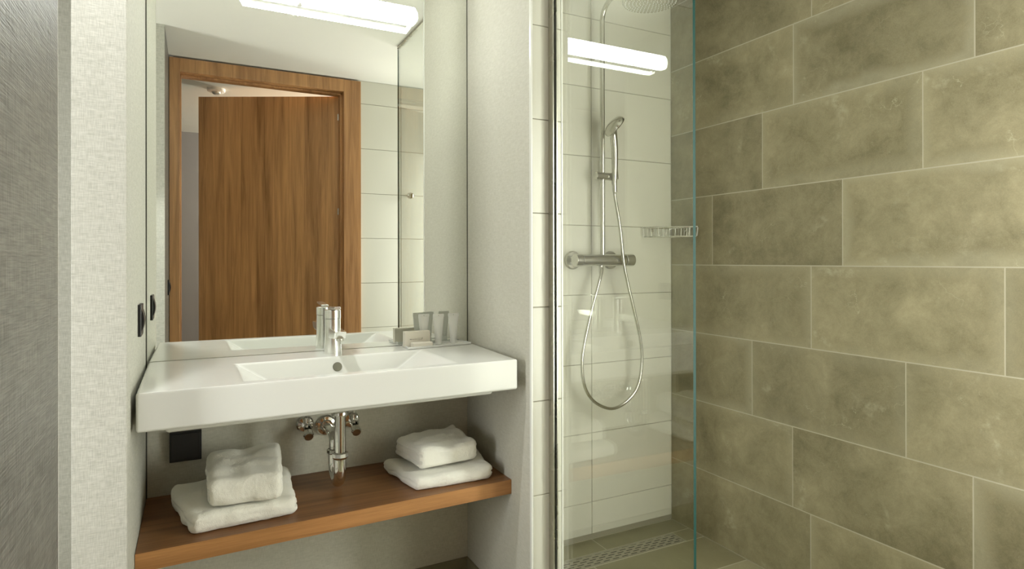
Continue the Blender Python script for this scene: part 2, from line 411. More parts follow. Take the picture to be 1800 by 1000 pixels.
# hall behind the door
bm = bmesh.new(); box(bm, -2.2, -2.15, 0, 2.6, -2.05, ZC); box(bm, -2.25, -2.15, 0, -2.15, YD-.13, ZC); box(bm, 2.5, -2.15, 0, 2.6, YD-.13, ZC)
box(bm, -2.2, YD-.134, 0, -1.3, YD-.1, ZC); box(bm, XS+.12, YD-.134, 0, 2.6, YD-.1, ZC)
struct('wall_hall', bm, 'hall_paint')
struct('floor_hall', bx(-2.2, -2.1, -.03, 2.6, YD-.135, 0), 'hall_paint')
# floor tiles
random.seed(5)
GX0, GX1, GY0, GY1 = 1.10, 1.880, 2.020, 2.108       # linear drain
fl = []
y = -.02
while y < B-.3:
    x = -1.3 + (.3 if int(round(y/.6)) % 2 else 0)
    y1 = y+.6
    while x < XS:
        a, b_, c, d = max(x, -1.3), max(y+.0, .187), min(x+.6, XS), min(y1, GY0-.003)
        if c-a > .01 and d-b_ > .01: fl.append((a, b_, c, d, .6, x, y))
        x += .6
    y = y1
for a, b_, c, d in ((XE, GY1+.003, 1.53, B), (1.53, GY1+.003, XS, B), (XE, GY0-.003, GX0-.003, GY1+.003), (GX1+.003, GY0-.003, XS, GY1+.003), (-.24, GY0-.003, .36, B), (.36, GY0-.003, XE, B), (-1.3, GY0-.003, -.24, B)):
    fl.append((a, b_, c, d, .6, a, b_))
tiled('floor', (0, 0, 0), (1, 0, 0), (0, 1, 0), (0, 0, 1), fl, .004, .003, ['stone_floor', 'grout'], [(-1.3, .18, XS, GY0), (-1.3, GY1, XS, B+.01), (-1.3, GY0, GX0, GY1), (GX1, GY0, XS, GY1)], bd=.1)
# stone plinth below the tiles and wallpaper
bm = bmesh.new(); box(bm, XL, B-.006, 0, XR, B+.006, .052); box(bm, XR-.010, Y1+.006, 0, XR+.001, B-.006, .052)
struct('baseboard_back', bm, 'stone_floor', bev=.001)
# corner trims
struct('trim_1', bx(XR-.0025, Y1-.003, 0, XR+.0042, Y1+.008, ZC), 'trim', bev=.001)
struct('trim_2', bx(XE-.003, Y1-.002, 0, XE+.003, Y1+.006, ZC), 'trim', bev=.001)
struct('trim_3', bx(XL-.0005, B-.0012, 0, XL+.0032, B+.006, ZC), 'blackgap')
struct('trim_4', bx(XR-.0028, B-.0012, ZL, XR+.0002, B+.006, ZC), 'blackgap')

# ---------------------------------------------------------------- door, frame
d = thing('door_1', 'open walnut brown oak door leaf hinged on the hall side of its frame', 'door', (.862, .18, 0), kind='structure')
hx, hy, ex, ey = .862, .180, .0215, -.254
dv = Vector((ex-hx, ey-hy, 0)); dl = dv.length; dv.normalize(); nv = Vector((dv.y, -dv.x, 0))   # nv: side facing the room
if nv.y < 0: nv = -nv
bm = bmesh.new(); bmv = box(bm, -.0095, -.04, .01, dl, 0, 2.328)
leaf = link('door_leaf', bm, 'wood_door', bev=.0015); leaf.parent = d
ang = math.atan2(dv.y, dv.x); leaf.rotation_euler = (0, 0, ang)
# with the x axis along the leaf the room side is local -y when rotated past 90 deg
leaf.data.transform(Matrix.Translation((0, .04, 0)))
fr = thing('door_frame', 'brown oak door frame with wide flat casings reaching the ceiling', 'door frame', (.4, YD, 0), kind='structure')
def fpart(n, a, m='wood_frame', bev=.0015):
    o = link(n, bx(*a), m, bev=bev); return place(o, fr)
FY = YD+.014
fpart('casing', (OL, YD-.135, 0, DL, FY, DT+.080)); fpart('casing', (DR, YD-.16, 0, OR_, FY, DT+.080))
M['wood_header'] = wood('oak_header_veneer', (.22, .098, .032), (.58, .31, .125), 'z', seam=.14)
fpart('header', (DL, YD-.135, DT, DR, FY, DT+.080), 'wood_header')
fpart('door_stop', (DR-.012, YD-.10, 0, DR, YD-.045, DT)); fpart('door_stop', (DL, YD-.10, 0, DL+.006, YD-.045, DT)); fpart('door_stop', (DL, YD-.10, DT-.012, DR, YD-.045, DT))
for zz in (2.185, 1.545, .45):
    bm = bmesh.new(); box(bm, .8690, .1835, zz-.026, .8722, .2185, zz+.026); cyl(bm, (.8650, .1855, zz-.022), (.8650, .1855, zz+.022), .0045, n=14)
    place(link('hinge', bm, 'chrome', bev=.0008), fr)
place(link('strike_plate', bx(DL-.001, .20, .80, DL+.0015, .225, .96), 'black'), fr)

# ---------------------------------------------------------------- mirror and lamp
mr = link('wall_mirror', bx(XL+.0035, B, ZL+.001, XR-.003, B+.005, ZC-.006), 'mirror')
tag(mr, 'large frameless mirror filling the niche wall above the washbasin', 'mirror')
lp = thing('mirror_lamp', 'bright white linear lamp mounted across the top of the mirror', 'lamp', (.43, B, 2.07))
x0, x1 = .135, .728
bm = bmesh.new()
prof = [(B-.022, 2.080), (B-.056, 2.078), (B-.059, 2.082), (B-.059, 2.128), (B-.052, 2.138), (B-.022, 2.139)]
A = [bm.verts.new((x0+.010, y, z)) for y, z in prof]; C = [bm.verts.new((x1-.010, y, z)) for y, z in prof]
for i in range(6): bm.faces.new((A[i], A[(i+1) % 6], C[(i+1) % 6], C[i]))
cy_, cz_ = B-.045, 2.108
for ring, xe in ((A, x0), (C, x1)):
    E_ = [bm.verts.new((xe, cy_+(v.co.y-cy_)*.8, cz_+(v.co.z-cz_)*.45)) for v in ring]
    for i in range(6): bm.faces.new((ring[i], ring[(i+1) % 6], E_[(i+1) % 6], E_[i]))
    bm.faces.new(E_)
place(link('diffuser', bm, 'lamp'), lp)
place(link('back_box', bx(x0+.022, B-.022, 2.083, x1-.022, B-.0003, 2.134), 'white_plastic', bev=.002), lp)
bm = bmesh.new(); lathe(bm, (.315, B-.049, 2.079), (0, 0, -1), [(0, .009), (.007, .009), (.009, .007), (.009, 0)]); place(link('switch', bm, 'white_plastic', smooth=True), lp)

# ---------------------------------------------------------------- washbasin
wb = thing('washbasin', 'wide white ceramic washbasin hung across the niche under the mirror', 'sink', (.4, B, ZL-.1))
def basin():
    bm = bmesh.new(); zt, zb = ZL, ZL-.0955
    out = [(-.126, 1.709), (.914, 1.737), (.944, B-.001), (-.130, B-.001)]
    def inset(p, d):
        sx = (d, -d, -d, d); sy = (d, d, 0, 0); return [(q[0]+sx[i], q[1]+sy[i]) for i, q in enumerate(p)]
    rim = [(.108, 1.752), (.712, 1.765), (.712, 2.085), (.108, 2.060)]
    flo = [(.225, 1.800), (.590, 1.812), (.590, 2.062), (.225, 2.045)]
    def ring(p, z): return [bm.verts.new((x, y, z)) for x, y in p]
    T, R, F = ring(out, zt), ring(rim, zt), ring(flo, zt-.075)
    Bo = ring(out, zb); U = ring(inset(out, .055), zb); V = ring(inset(out, .062), zb-.022)
    for a, b_ in ((T, R), (R, F), (Bo, T), (U, Bo), (V, U)):
        for i in range(4): j = (i+1) % 4; bm.faces.new((a[i], a[j], b_[j], b_[i]))
    bm.faces.new(F); bm.faces.new(V[::-1])
    o = link('basin_body', bm, 'ceramic', bev=.007, seg=4); return o
place(basin(), wb)
bm = bmesh.new(); lathe(bm, (.4158, 2.0655, ZL-.034), (.04, -.97, .25), [(0, .0150), (.003, .0150), (.0045, .0135), (.0048, .0)])
place(link('overflow_cap', bm, 'overflow', smooth=True), wb)
bm = bmesh.new(); lathe(bm, (.41, 1.94, ZL-.0755), (0, 0, 1), [(0, .033), (.003, .033), (.004, .030), (.006, .022), (.007, 0)])
place(link('drain_plug', bm, 'chrome', smooth=True), wb)

# ---------------------------------------------------------------- faucet
fx, fy = .4158, 2.143
fa = thing('faucet', 'chrome single lever mixer tap standing on the back ledge of the basin', 'faucet', (fx, fy, ZL))
def rbox(bm, secs, n=24, e=3.2):
    """superelliptic sections: (z, cx, cy, rx, ry)"""
    rings = []
    for z, cx, cy, rx, ry in secs:
        R = []
        for i in range(n):
            t = 2*math.pi*i/n; c, s = math.cos(t), math.sin(t)
            R.append(bm.verts.new((cx + rx*math.copysign(abs(c)**(2/e), c), cy + ry*math.copysign(abs(s)**(2/e), s), z)))
        rings.append(R)
    for A, C in zip(rings, rings[1:]):
        for i in range(n): bm.faces.new((A[i], A[(i+1) % n], C[(i+1) % n], C[i]))
    bm.faces.new(rings[0][::-1]); bm.faces.new(rings[-1])
bm = bmesh.new(); z = ZL
rbox(bm, [(z, fx, fy, .0295, .028), (z+.004, fx, fy, .0295, .028), (z+.05, fx, fy, .0262, .026), (z+.098, fx, fy, .0255, .0255), (z+.118, fx, fy, .0255, .0255), (z+.119, fx, fy, .0240, .0240)], e=2.15)
place(link('faucet_body', bm, 'tap', smooth=True, angle=30), fa)
bm = bmesh.new(); rbox(bm, [(z+.1195, fx, fy, .0235, .0235), (z+.120, fx, fy, .0262, .0262), (z+.147, fx, fy, .0262, .0262), (z+.1485, fx, fy, .024, .024)], e=2.15)
cap_ = place(link('cartridge_cap', bm, 'tap', smooth=True, angle=30), fa)
bm = bmesh.new()
Lv = [(-.020, z+.1485, .019), (.004, z+.152, .019), (.0, 0, 0)]
v = box(bm, fx-.013, fy-.085, z+.150, fx+.013, fy+.022, z+.157)
for q in v:
    if q.co.y < fy-.05: q.co.z += .006; q.co.x = fx + (q.co.x-fx)*.8
place(link('lever', bm, 'tap', bev=.002, seg=3), cap_)
bm = bmesh.new()
v = box(bm, fx-.019, fy-.135, z+.056, fx+.019, fy-.012, z+.092)
for q in v:
    if q.co.y < fy-.1:
        if q.co.z > z+.07: q.co.z -= .006
        else: q.co.z += .006; q.co.y += .016
spt_ = place(link('spout', bm, 'tap', bev=.004, seg=3), fa)
bm = bmesh.new(); cyl(bm, (fx, fy-.118, z+.064), (fx, fy-.118, z+.055), .012, .0115); place(link('aerator', bm, 'satin', bev=.001), spt_)

# ---------------------------------------------------------------- waste trap and valves
tr = thing('drain_trap', 'chrome waste pipe with U bend under the washbasin running into the wall', 'drain pipe', (.41, 1.985, ZS))
def part(n, bm, m='chrome', root=None, **k):
    k.setdefault('smooth', True); return place(link(n, bm, m, **k), root)
tx, ty = .409, 1.990
bm = bmesh.new(); lathe(bm, (tx, ty, ZL-.1175), (0, 0, -1), [(.0012, .024), (.040, .024), (.045, .027), (.055, .027), (.058, .021)]); part('tailpiece_collar', bm, root=tr)
bm = bmesh.new(); cyl(bm, (tx, ty, ZL-.165), (tx, ty, .598), .0175); part('tailpiece', bm, root=tr)
bm = bmesh.new(); lathe(bm, (tx, ty, .604), (0, 0, -1), [(0, .019), (.003, .0255), (.014, .0265), (.018, .023), (.022, .0195)], n=10); part('coupling_nut', bm, root=tr, angle=30)
bm = bmesh.new()
r_ = .050; zc_ = .498+r_
arc = [(tx, ty, .585), (tx, ty, zc_)] + [(tx, ty + r_ - r_*math.cos(t), zc_ - r_*math.sin(t)) for t in [math.pi*i/14 for i in range(1, 15)]] + [(tx, ty+2*r_, zc_+.03)]
tube(bm, arc, .0185, n=22); part('u_bend', bm, root=tr)
bm = bmesh.new(); lathe(bm, (tx, ty+2*r_, zc_+.040), (0, 0, -1), [(0, .018), (.003, .0235), (.012, .024), (.016, .019)], n=10); part('coupling_nut', bm, root=tr, angle=30)
bm = bmesh.new()
ya = ty+2*r_
tube(bm, spline([(tx, ya, zc_+.03), (tx, ya, zc_+.055), (tx, ya+.006, zc_+.072), (tx, ya+.03, zc_+.082), (tx, B+.004, zc_+.084)], 6), .0155, n=20); part('wall_pipe', bm, root=tr)
bm = bmesh.new(); lathe(bm, (tx, B+.005, zc_+.084), (0, -1, 0), [(0, .036), (.004, .036), (.010, .031), (.012, .022), (.020, .0195), (.020, .0155)]); part('wall_rosette', bm, root=tr)
def valve(x, z, lab):
    v = thing('angle_valve', lab, 'valve', (x, B+.005, z), 'angle valves under the washbasin')
    bm = bmesh.new(); lathe(bm, (x, B+.005, z), (0, -1, 0), [(0, .029), (.004, .029), (.009, .024), (.011, .012), (.045, .012)]); part('rosette', bm, root=v)
    bm = bmesh.new(); lathe(bm, (x, B-.030, z), (0, -1, 0), [(0, .013), (.012, .015), (.022, .015), (.026, .010)], n=6); cyl(bm, (x, B-.040, z), (x, B-.040, z+.03), .009); vb_ = part('valve_body', bm, root=v, angle=30)
    bm = bmesh.new(); lathe(bm, (x, B-.052, z-.012), (0, -.8, -.35), [(0, .009), (.008, .0165), (.026, .0175), (.031, .014), (.031, 0)], n=18); part('knob', bm, root=vb_)
    bm = bmesh.new(); cyl(bm, (x, B-.040, z+.025), (x, B-.040, ZL-.12), .0045, n=12); lathe(bm, (x, B-.040, z+.020), (0, 0, 1), [(0, .010), (.014, .010), (.016, .006)], n=6); part('supply_hose', bm, 'satin', root=v)
valve(.338, .645, 'chrome angle valve on the wall left of the waste pipe under the basin')
valve(.497, .640, 'chrome angle valve on the wall right of the waste pipe under the basin')

# ---------------------------------------------------------------- sockets and switches
so = thing('wall_socket', 'square black socket box on the wall below the left end of the basin', 'socket', (-.027, B, .62))
sbx_ = part('socket_box', bx(-.072, B-.020, .578, .018, B+.006, .672), 'black', root=so, bev=.002)
part('socket_cover', bx(-.067, B-.024, .583, .013, B-.019, .667), 'black', root=sbx_, bev=.002)
def switch(yc, zc, lab):
    s = thing('light_switch', lab, 'switch', (XL, yc, zc), 'black switches on the left walls')
    bm = bmesh.new(); box(bm, XL-.0005, yc-.043, zc-.043, XL+.008, yc+.043, zc+.043); sf_ = part('switch_frame', bm, 'black', root=s, bev=.002)
    bm = bmesh.new(); n = 9; rows = []
    for i in range(n):
        t = i/(n-1)*2-1; x = XL+.008+.006*(1-t*t); rows.append([bm.verts.new((x, yc-.030, zc+t*.030)), bm.verts.new((x, yc+.030, zc+t*.030))])
    bk = [[bm.verts.new((XL+.005, v.co.y, v.co.z)) for v in r] for r in rows]
    for i in range(n-1):
        bm.faces.new((rows[i][0], rows[i][1], rows[i+1][1], rows[i+1][0])); bm.faces.new((rows[i][0], rows[i+1][0], bk[i+1][0], bk[i][0])); bm.faces.new((rows[i][1], bk[i][1], bk[i+1][1], rows[i+1][1]))
    part('rocker', bm, 'black', root=sf_)
switch(1.965, 1.050, 'black wall switch inside the niche just left of the mirror above the basin')
switch(.455, 1.062, 'black wall switch beside the door frame, seen only in the mirror')

# ---------------------------------------------------------------- shelf and towels
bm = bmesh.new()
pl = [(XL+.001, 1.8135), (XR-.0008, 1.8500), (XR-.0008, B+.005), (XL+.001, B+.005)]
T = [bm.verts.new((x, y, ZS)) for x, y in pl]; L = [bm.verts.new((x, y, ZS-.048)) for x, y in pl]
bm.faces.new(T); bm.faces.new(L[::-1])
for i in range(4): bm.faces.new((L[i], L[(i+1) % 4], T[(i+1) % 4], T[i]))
sh = link('wall_shelf', bm, 'wood_shelf_shaded', bev=.0015)
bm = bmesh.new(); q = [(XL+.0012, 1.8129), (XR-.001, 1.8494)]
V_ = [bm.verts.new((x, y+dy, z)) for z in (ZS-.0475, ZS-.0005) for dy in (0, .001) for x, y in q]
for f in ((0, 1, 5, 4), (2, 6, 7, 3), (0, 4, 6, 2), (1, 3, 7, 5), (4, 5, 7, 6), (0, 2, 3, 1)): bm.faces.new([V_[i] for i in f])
eb = link('lit_edge_strip', bm, 'wood_edge_lit'); eb.parent = sh  # thin strip added to carry the lit tone of the shelf front
tag(sh, 'thick brown oak shelf spanning the niche below the washbasin', 'shelf')
def towel(name, foot, zb, tops, layers, lab, seed, group=None, fold='left', lean=(0, 0), amp=.004, round_=.016, wave=0.0, rise=0.):
    """folded terry towel: foot = FL, FR, BR, BL corners; tops = thickness at the same corners"""
    nu, nv, nw = 64, 52, 18
    random.seed(seed); s0 = Vector((random.random()*9, random.random()*9, random.random()*9))
    FL, FR, BR, BL = [Vector((*p, 0)) for p in foot]
    def pos(u, v, w):
        p = (FL*(1-u) + FR*u)*(1-v) + (BL*(1-u) + BR*u)*v
        t = (tops[0]*(1-u) + tops[1]*u)*(1-v) + (tops[3]*(1-u) + tops[2]*u)*v
        t *= 1 + .5*wave*noise.noise(Vector((u*3, v*3, seed)))
        return Vector((p.x + lean[0]*w, p.y + lean[1]*w, zb + rise*v + t*w))
    bm = bmesh.new(); cx = (FL+FR+BR+BL)/4
    W = ((FR-FL).length + (BR-BL).length)/2; Dp = ((BL-FL).length + (BR-FR).length)/2; Tt = sum(tops)/4
    vs = {}
    def V(i, j, k):
        if (i, j, k) in vs: return vs[i, j, k]
        u, v, w_ = i/nu, j/nv, k/nw
        # rounded box in normalised metric space
        a, b_, c = (u-.5)*W, (v-.5)*Dp, (w_-.5)*Tt
        r = min(round_, Tt*.48)
        q = Vector((max(-W/2+r, min(W/2-r, a)), max(-Dp/2+r, min(Dp/2-r, b_)), max(-Tt/2+r, min(Tt/2-r, c))))
        dd = Vector((a, b_, c)) - q
        if dd.length > 1e-9:
            m_ = max(abs(dd.x), abs(dd.y), abs(dd.z)); q = q + dd.normalized()*m_
        u2, v2, w2 = q.x/W+.5, q.y/Dp+.5, q.z/Tt+.5
        p = pos(u2, v2, w2)
        # creases between the folded layers on the open sides
        ins = 0.
        ph = (w2*layers + .18*noise.noise(Vector((u2*4, v2*4, seed*3.1)))) % 1.0
        gr = math.exp(-((min(ph, 1-ph))/.10)**2)
        if 'l' in fold and i == 0 or ('r' in fold and i == nu): ins = gr*.010
        if 'b' in fold and j == nv: ins = gr*.01
        if 0 < w2*layers < .12*layers*.3 or w2 > 1-.05: ins *= 0
        cc = Vector((cx.x, cx.y, p.z)); dirc = (cc - p); dirc.z = 0
        if dirc.length > 1e-6 and ins: p += dirc.normalized()*ins
        P = p*22 + s0
        nn = Vector((noise.noise(P), noise.noise(P+Vector((7, 3, 1))), noise.noise(P+Vector((1, 9, 4)))))
        P2 = p*150; fz = noise.noise(P2)*.0012 + noise.noise(p*380)*.0008
        edge = 1.0 if k > 0 else 0.15
        p = p + Vector((nn.x*amp, nn.y*amp, nn.z*amp*edge)) + (p - Vector((cx.x, cx.y, zb+Tt/2))).normalized()*fz
        p.z = max(p.z, zb+rise*v2+.0006)
        vs[i, j, k] = bm.verts.new(p); return vs[i, j, k]
    for i in range(nu):
        for j in range(nv):
            bm.faces.new((V(i, j, 0), V(i, j+1, 0), V(i+1, j+1, 0), V(i+1, j, 0))); bm.faces.new((V(i, j, nw), V(i+1, j, nw), V(i+1, j+1, nw), V(i, j+1, nw)))
    for i in range(nu):
        for k in range(nw):
            bm.faces.new((V(i, 0, k), V(i+1, 0, k), V(i+1, 0, k+1), V(i, 0, k+1))); bm.faces.new((V(i, nv, k), V(i, nv, k+1), V(i+1, nv, k+1), V(i+1, nv, k)))
    for j in range(nv):
        for k in range(nw):
            bm.faces.new((V(0, j, k), V(0, j, k+1), V(0, j+1, k+1), V(0, j+1, k))); bm.faces.new((V(nu, j, k), V(nu, j+1, k), V(nu, j+1, k+1), V(nu, j, k+1)))
    o = link(name, bm, 'towel', smooth=True, angle=180)
    tag(o, lab, 'towel', group); return o
G1, G2 = 'folded towels on the left of the shelf', 'folded towels on the right of the shelf'
towel('folded_towel', [(-.012, 1.858), (.262, 1.876), (.275, 2.155), (-.070, 2.105)], ZS+.0005, [.050, .050, .072, .075], 2, 'large white folded towel lying on the shelf at left, under the other', 2, G1, fold='lrb', amp=.007, wave=.15, round_=.022)
towel('folded_towel', [(.030, 1.876), (.222, 1.856), (.246, 2.115), (.030, 2.120)], ZS+.058, [.073, .076, .082, .070], 3, 'small white folded towel on top of the left towel, tall smooth front', 5, G1, fold='lr', amp=.006, wave=.2, rise=.022, round_=.022)
towel('folded_towel', [(.620, 1.883), (.892, 1.876), (.930, 2.110), (.585, 2.140)], ZS+.0005, [.046, .046, .052, .036], 2, 'large white folded towel lying on the shelf at right, under the other', 8, G2, fold='lrb', amp=.006, wave=.15, round_=.02)
towel('folded_towel', [(.652, 1.918), (.862, 1.934), (.860, 2.150), (.622, 2.120)], ZS+.055, [.066, .062, .080, .060], 3, 'small white folded towel on top of the right towel, with creased left side', 13, G2, fold='lr', amp=.006, wave=.25, round_=.018)

# ---------------------------------------------------------------- amenities
tz = ZL
ty_ = thing('amenity_tray', 'small clear plastic tray on the right back corner of the basin', 'tray', (.80, 2.15, tz))
bm = bmesh.new(); pts = [(.668, 2.100), (.922, 2.128), (.914, 2.208), (.676, 2.196)]
def prism(bm, pts, z0, z1):
    a = [bm.verts.new((x, y, z0)) for x, y in pts]; b_ = [bm.verts.new((x, y, z1)) for x, y in pts]
    bm.faces.new(a[::-1]); bm.faces.new(b_)
    for i in range(len(pts)): j = (i+1) % len(pts); bm.faces.new((a[i], a[j], b_[j], b_[i]))
prism(bm, pts, tz+.0006, tz+.0036); part('tray_base', bm, 'white_plastic', root=ty_, bev=.001)
bm = bmesh.new()
for i in range(4):
    a, b_ = Vector((*pts[i], 0)), Vector((*pts[(i+1) % 4], 0)); t = (b_-a).normalized(); n_ = Vector((-t.y, t.x, 0))*.003
    prism(bm, [(p.x, p.y) for p in (a, b_, b_+n_, a+n_)], tz+.0036, tz+.0085)
part('tray_rim', bm, 'frost', root=ty_, smooth=False)
tf = tz+.0042
bo = thing('soap_box', 'upright cream carton with a grey printed line, at the left of the tray', 'box', (.72, 2.158, tf))
crt_ = part('carton', bx(.671, 2.147, tf, .767, 2.172, tf+.054), 'carton', root=bo, bev=.0008)
# print on the carton: a short mark, a fine line of text and an ornament, too small to read in the photograph
bm = bmesh.new(); yq = 2.1466
def mark(x0, z0, x1, z1): box(bm, x0, yq-.0002, z0, x1, yq+.0006, z1)
x = .690
for wdt in (.0014, .0012, .0014):
    mark(x, tf+.0245, x+wdt, tf+.0275); x += .0022
x = .698
while x < .716: mark(x, tf+.0255, x+.0009, tf+.0268); x += .0016
for k in range(6): mark(.719+k*.0030, tf+.0275, .7208+k*.0030, tf+.0285); mark(.7195+k*.0030, tf+.0225, .7204+k*.0030, tf+.0245)
mark(.736, tf+.0255, .7368, tf+.0315); mark(.7335, tf+.0255, .7368, tf+.0262)
part('printed_text', bm, 'ink', root=crt_, smooth=False)
sb = link('soap_bar', bx(.690, 2.112, tf, .766, 2.142, tf+.017), 'carton', bev=.004, seg=3)
tag(sb, 'small flat wrapped cream soap lying in front of the upright carton', 'soap')
def tubeobj(x, y, lab, h=.101, lean=0.):
    t = thing('toiletry_tube', lab, 'tube', (x, y, tf), 'clear toiletry tubes on the tray')
    bm = bmesh.new(); lathe(bm, (x, y, tf), (0, 0, 1), [(0, .0), (0, .0125), (.001, .0135), (.017, .0130), (.018, .0115), (.018, 0)], n=24); part('cap', bm, 'frost', root=t)
    bm = bmesh.new(); n = 28; rings = []
    for k in range(10):
        w_ = k/9; z_ = tf+.018+(h-.018)*w_; rx = .0125+.0085*w_; ry = .0125*(1-w_)**.7+.0008
        rings.append([bm.verts.new((x+rx*math.cos(2*math.pi*i/n), y+ry*math.sin(2*math.pi*i/n)+lean*w_, z_)) for i in range(n)])
    for A_, C_ in zip(rings, rings[1:]):
        for i in range(n): bm.faces.new((A_[i], A_[(i+1) % n], C_[(i+1) % n], C_[i]))
    bm.faces.new(rings[-1]); bm.faces.new(rings[0][::-1]); part('tube_body', bm, 'frost', root=t)
    cs_ = part('crimp_seal', bx(x-.0215, y-.0012+lean, tf+h, x+.0215, y+.0012+lean, tf+h+.011), 'frost', root=t, smooth=False)
    part('print', bx(x-.0008, y-.0022+lean, tf+h+.004, x+.0008, y-.0010+lean, tf+h+.0065), 'ink', root=cs_, smooth=False)
tubeobj(.757, 2.190, 'clear toiletry tube half hidden behind the upright carton')
tubeobj(.806, 2.166, 'clear toiletry tube next right of the carton, middle of the three')
tubeobj(.868, 2.172, 'rightmost clear toiletry tube, nearest the niche side wall')

# ---------------------------------------------------------------- shower
GX = 1.0199
gp = thing('shower_screen', 'fixed clear glass shower panel with green edge held by a slim chrome wall channel', 'shower screen', (GX, 1.38, 0))
bm = bmesh.new(); box(bm, GX-.004, 1.066, .012, GX+.004, Y1-.006, ZC-.004)
for f in bm.faces:
    n = f.normal if f.normal.length else f.calc_center_median()
bm.normal_update()
for f in bm.faces: f.material_index = 0 if abs(f.normal.x) > .9 else 1
g_ = link('glass_pane', bm, ['glass', 'glass_edge']); place(g_, gp)
bm = bmesh.new()
for x0_, x1_ in ((GX-.0085, GX-.0045), (GX+.0045, GX+.0085)): box(bm, x0_, Y1-.030, .004, x1_, Y1-.0005, ZC-.002)
place(link('wall_channel', bm, 'satin', bev=.0008), gp)
sl = bmesh.new(); box(sl, GX-.005, 1.068, .0005, GX+.005, Y1-.006, .011); place(link('floor_seal', sl, 'satin'), gp)
sl = bmesh.new(); box(sl, GX-.007, 1.066, ZC-.012, GX+.007, Y1-.002, ZC-.0005); place(link('ceiling_channel', sl, 'satin', bev=.001), gp)

ss = thing('shower_column', 'chrome thermostatic shower column with tall riser rail and round overhead shower', 'shower', (1.545, B, 1.0))
px, py = 1.5415, B-.070
zb = H+.001
bm = bmesh.new(); cyl(bm, (1.400, py, zb), (1.432, py, zb), .0265); part('temperature_knob', bm, 'hose', root=ss, bev=.002)
bm = bmesh.new(); cyl(bm, (1.434, py, zb), (1.655, py, zb), .0250); part('mixer_bar', bm, 'hose', root=ss, bev=.001)
bm = bmesh.new(); cyl(bm, (1.657, py, zb), (1.700, py, zb), .0265); part('flow_knob', bm, 'hose', root=ss, bev=.002)
for x in (1.433, 1.630):
    bm = bmesh.new(); lathe(bm, (x, B-.0005, zb), (0, -1, 0), [(0, .040), (.006, .040), (.013, .035), (.014, .016), (.06, .014)]); part('wall_rosette', bm, 'hose', root=ss)
zt = 2.30; rr = .075
bend = [(px, py, zb+.01), (px, py, 1.7), (px, py, zt-rr)] + [(px, py - rr + rr*math.cos(t), zt-rr + rr*math.sin(t)) for t in [math.pi/2*i/10 for i in range(1, 11)]] + [(px, 1.87, zt), (px, 1.845, zt-.006), (px, 1.84, zt-.02), (px, 1.84, zt-.06)]
bm = bmesh.new(); tube(bm, bend, .0105, n=20); part('riser_rail', bm, 'hose', root=ss)
bm = bmesh.new(); lathe(bm, (px, B-.0005, 2.10), (0, -1, 0), [(0, .019), (.006, .019), (.010, .010), (.062, .010)]); part('rail_bracket', bm, 'hose', root=ss)
bm = bmesh.new(); lathe(bm, (px, 1.84, 2.190), (0, 0, 1), [(0, 0), (0, .102), (.003, .106), (.010, .106), (.016, .095), (.030, .035), (.045, .018), (.055, .014)], n=56); oh_ = part('overhead_shower', bm, 'hose', root=ss, angle=30)
bm = bmesh.new()
for ring in range(1, 8):
    for k in range(ring*6):
        a = 2*math.pi*k/(ring*6); cyl(bm, (px+ring*.0135*math.cos(a), 1.84+ring*.0135*math.sin(a), 2.190), (px+ring*.0135*math.cos(a), 1.84+ring*.0135*math.sin(a), 2.1875), .0016, n=6)
tag(part('spray_nozzles', bm, 'white_plastic', root=oh_, smooth=False), kind='stuff')
bm = bmesh.new(); cyl(bm, (px-.038, py-.002, 1.568), (px+.036, py-.002, 1.568), .0165); part('slider', bm, 'hose', root=ss, bev=.002)
bm = bmesh.new(); cyl(bm, (px+.0375, py-.002, 1.568), (px+.066, py-.002, 1.568), .0170); cyl(bm, (px+.048, py-.028, 1.553), (px+.048, py-.024, 1.59), .0125); part('slider_holder', bm, 'hose', root=ss, bev=.002)

hs = thing('hand_shower', 'chrome hand shower hanging in the slider with its metal hose looped down', 'hand shower', (px+.05, py-.03, 1.53))
yh = py-.03
bm = bmesh.new()
path = spline([(px+.042, yh+.004, 1.535), (px+.042, yh, 1.60), (px+.040, yh-.002, 1.68), (px+.030, yh-.008, 1.735), (px+.016, yh-.020, 1.765)], 7)
tube(bm, path, [.0115 + .006*(i/(len(path)-1)) for i in range(len(path))], n=20); part('handle', bm, 'hose', root=hs)
hc = Vector((px+.020, yh-.026, 1.772)); hn = Vector((.74, -.18, -.64)).normalized()
bm = bmesh.new(); lathe(bm, hc - hn*.024, hn, [(0, 0), (.001, .018), (.005, .032), (.012, .044), (.022, .051), (.032, .052), (.035, .049)], n=40); sh_ = part('spray_head', bm, 'hose', root=hs)
bm = bmesh.new(); lathe(bm, hc + hn*.0105, hn, [(0, .0485), (.002, .046), (.0025, 0)], n=40); part('spray_face', bm, 'satin', root=sh_)
bm = bmesh.new()
hp = [(1.5335, py, zb-.018), (1.531, 2.145, 1.165), (1.511, 2.14, 1.109), (1.476, 2.14, 1.002), (1.441, 2.14, .873), (1.427, 2.14, .780), (1.441, 2.14, .684), (1.489, 2.14, .617), (1.574, 2.14, .579), (1.652, 2.14, .598), (1.714, 2.138, .658), (1.736, 2.136, .756), (1.727, 2.132, .856), (1.690, 2.126, .982), (1.650, 2.12, 1.106), (1.621, 2.112, 1.204), (1.602, 2.112, 1.35), (1.589, yh+.006, 1.48), (px+.042, yh+.004, 1.538)]
tube(bm, spline(hp, 34), .0068, n=12, rib=.05); part('hose', bm, 'hose', root=hs)
bm = bmesh.new(); cyl(bm, (1.5335, py, zb-.015), (1.5325, py, zb-.060), .010, .0085); part('hose_nut', bm, 'hose', root=hs)
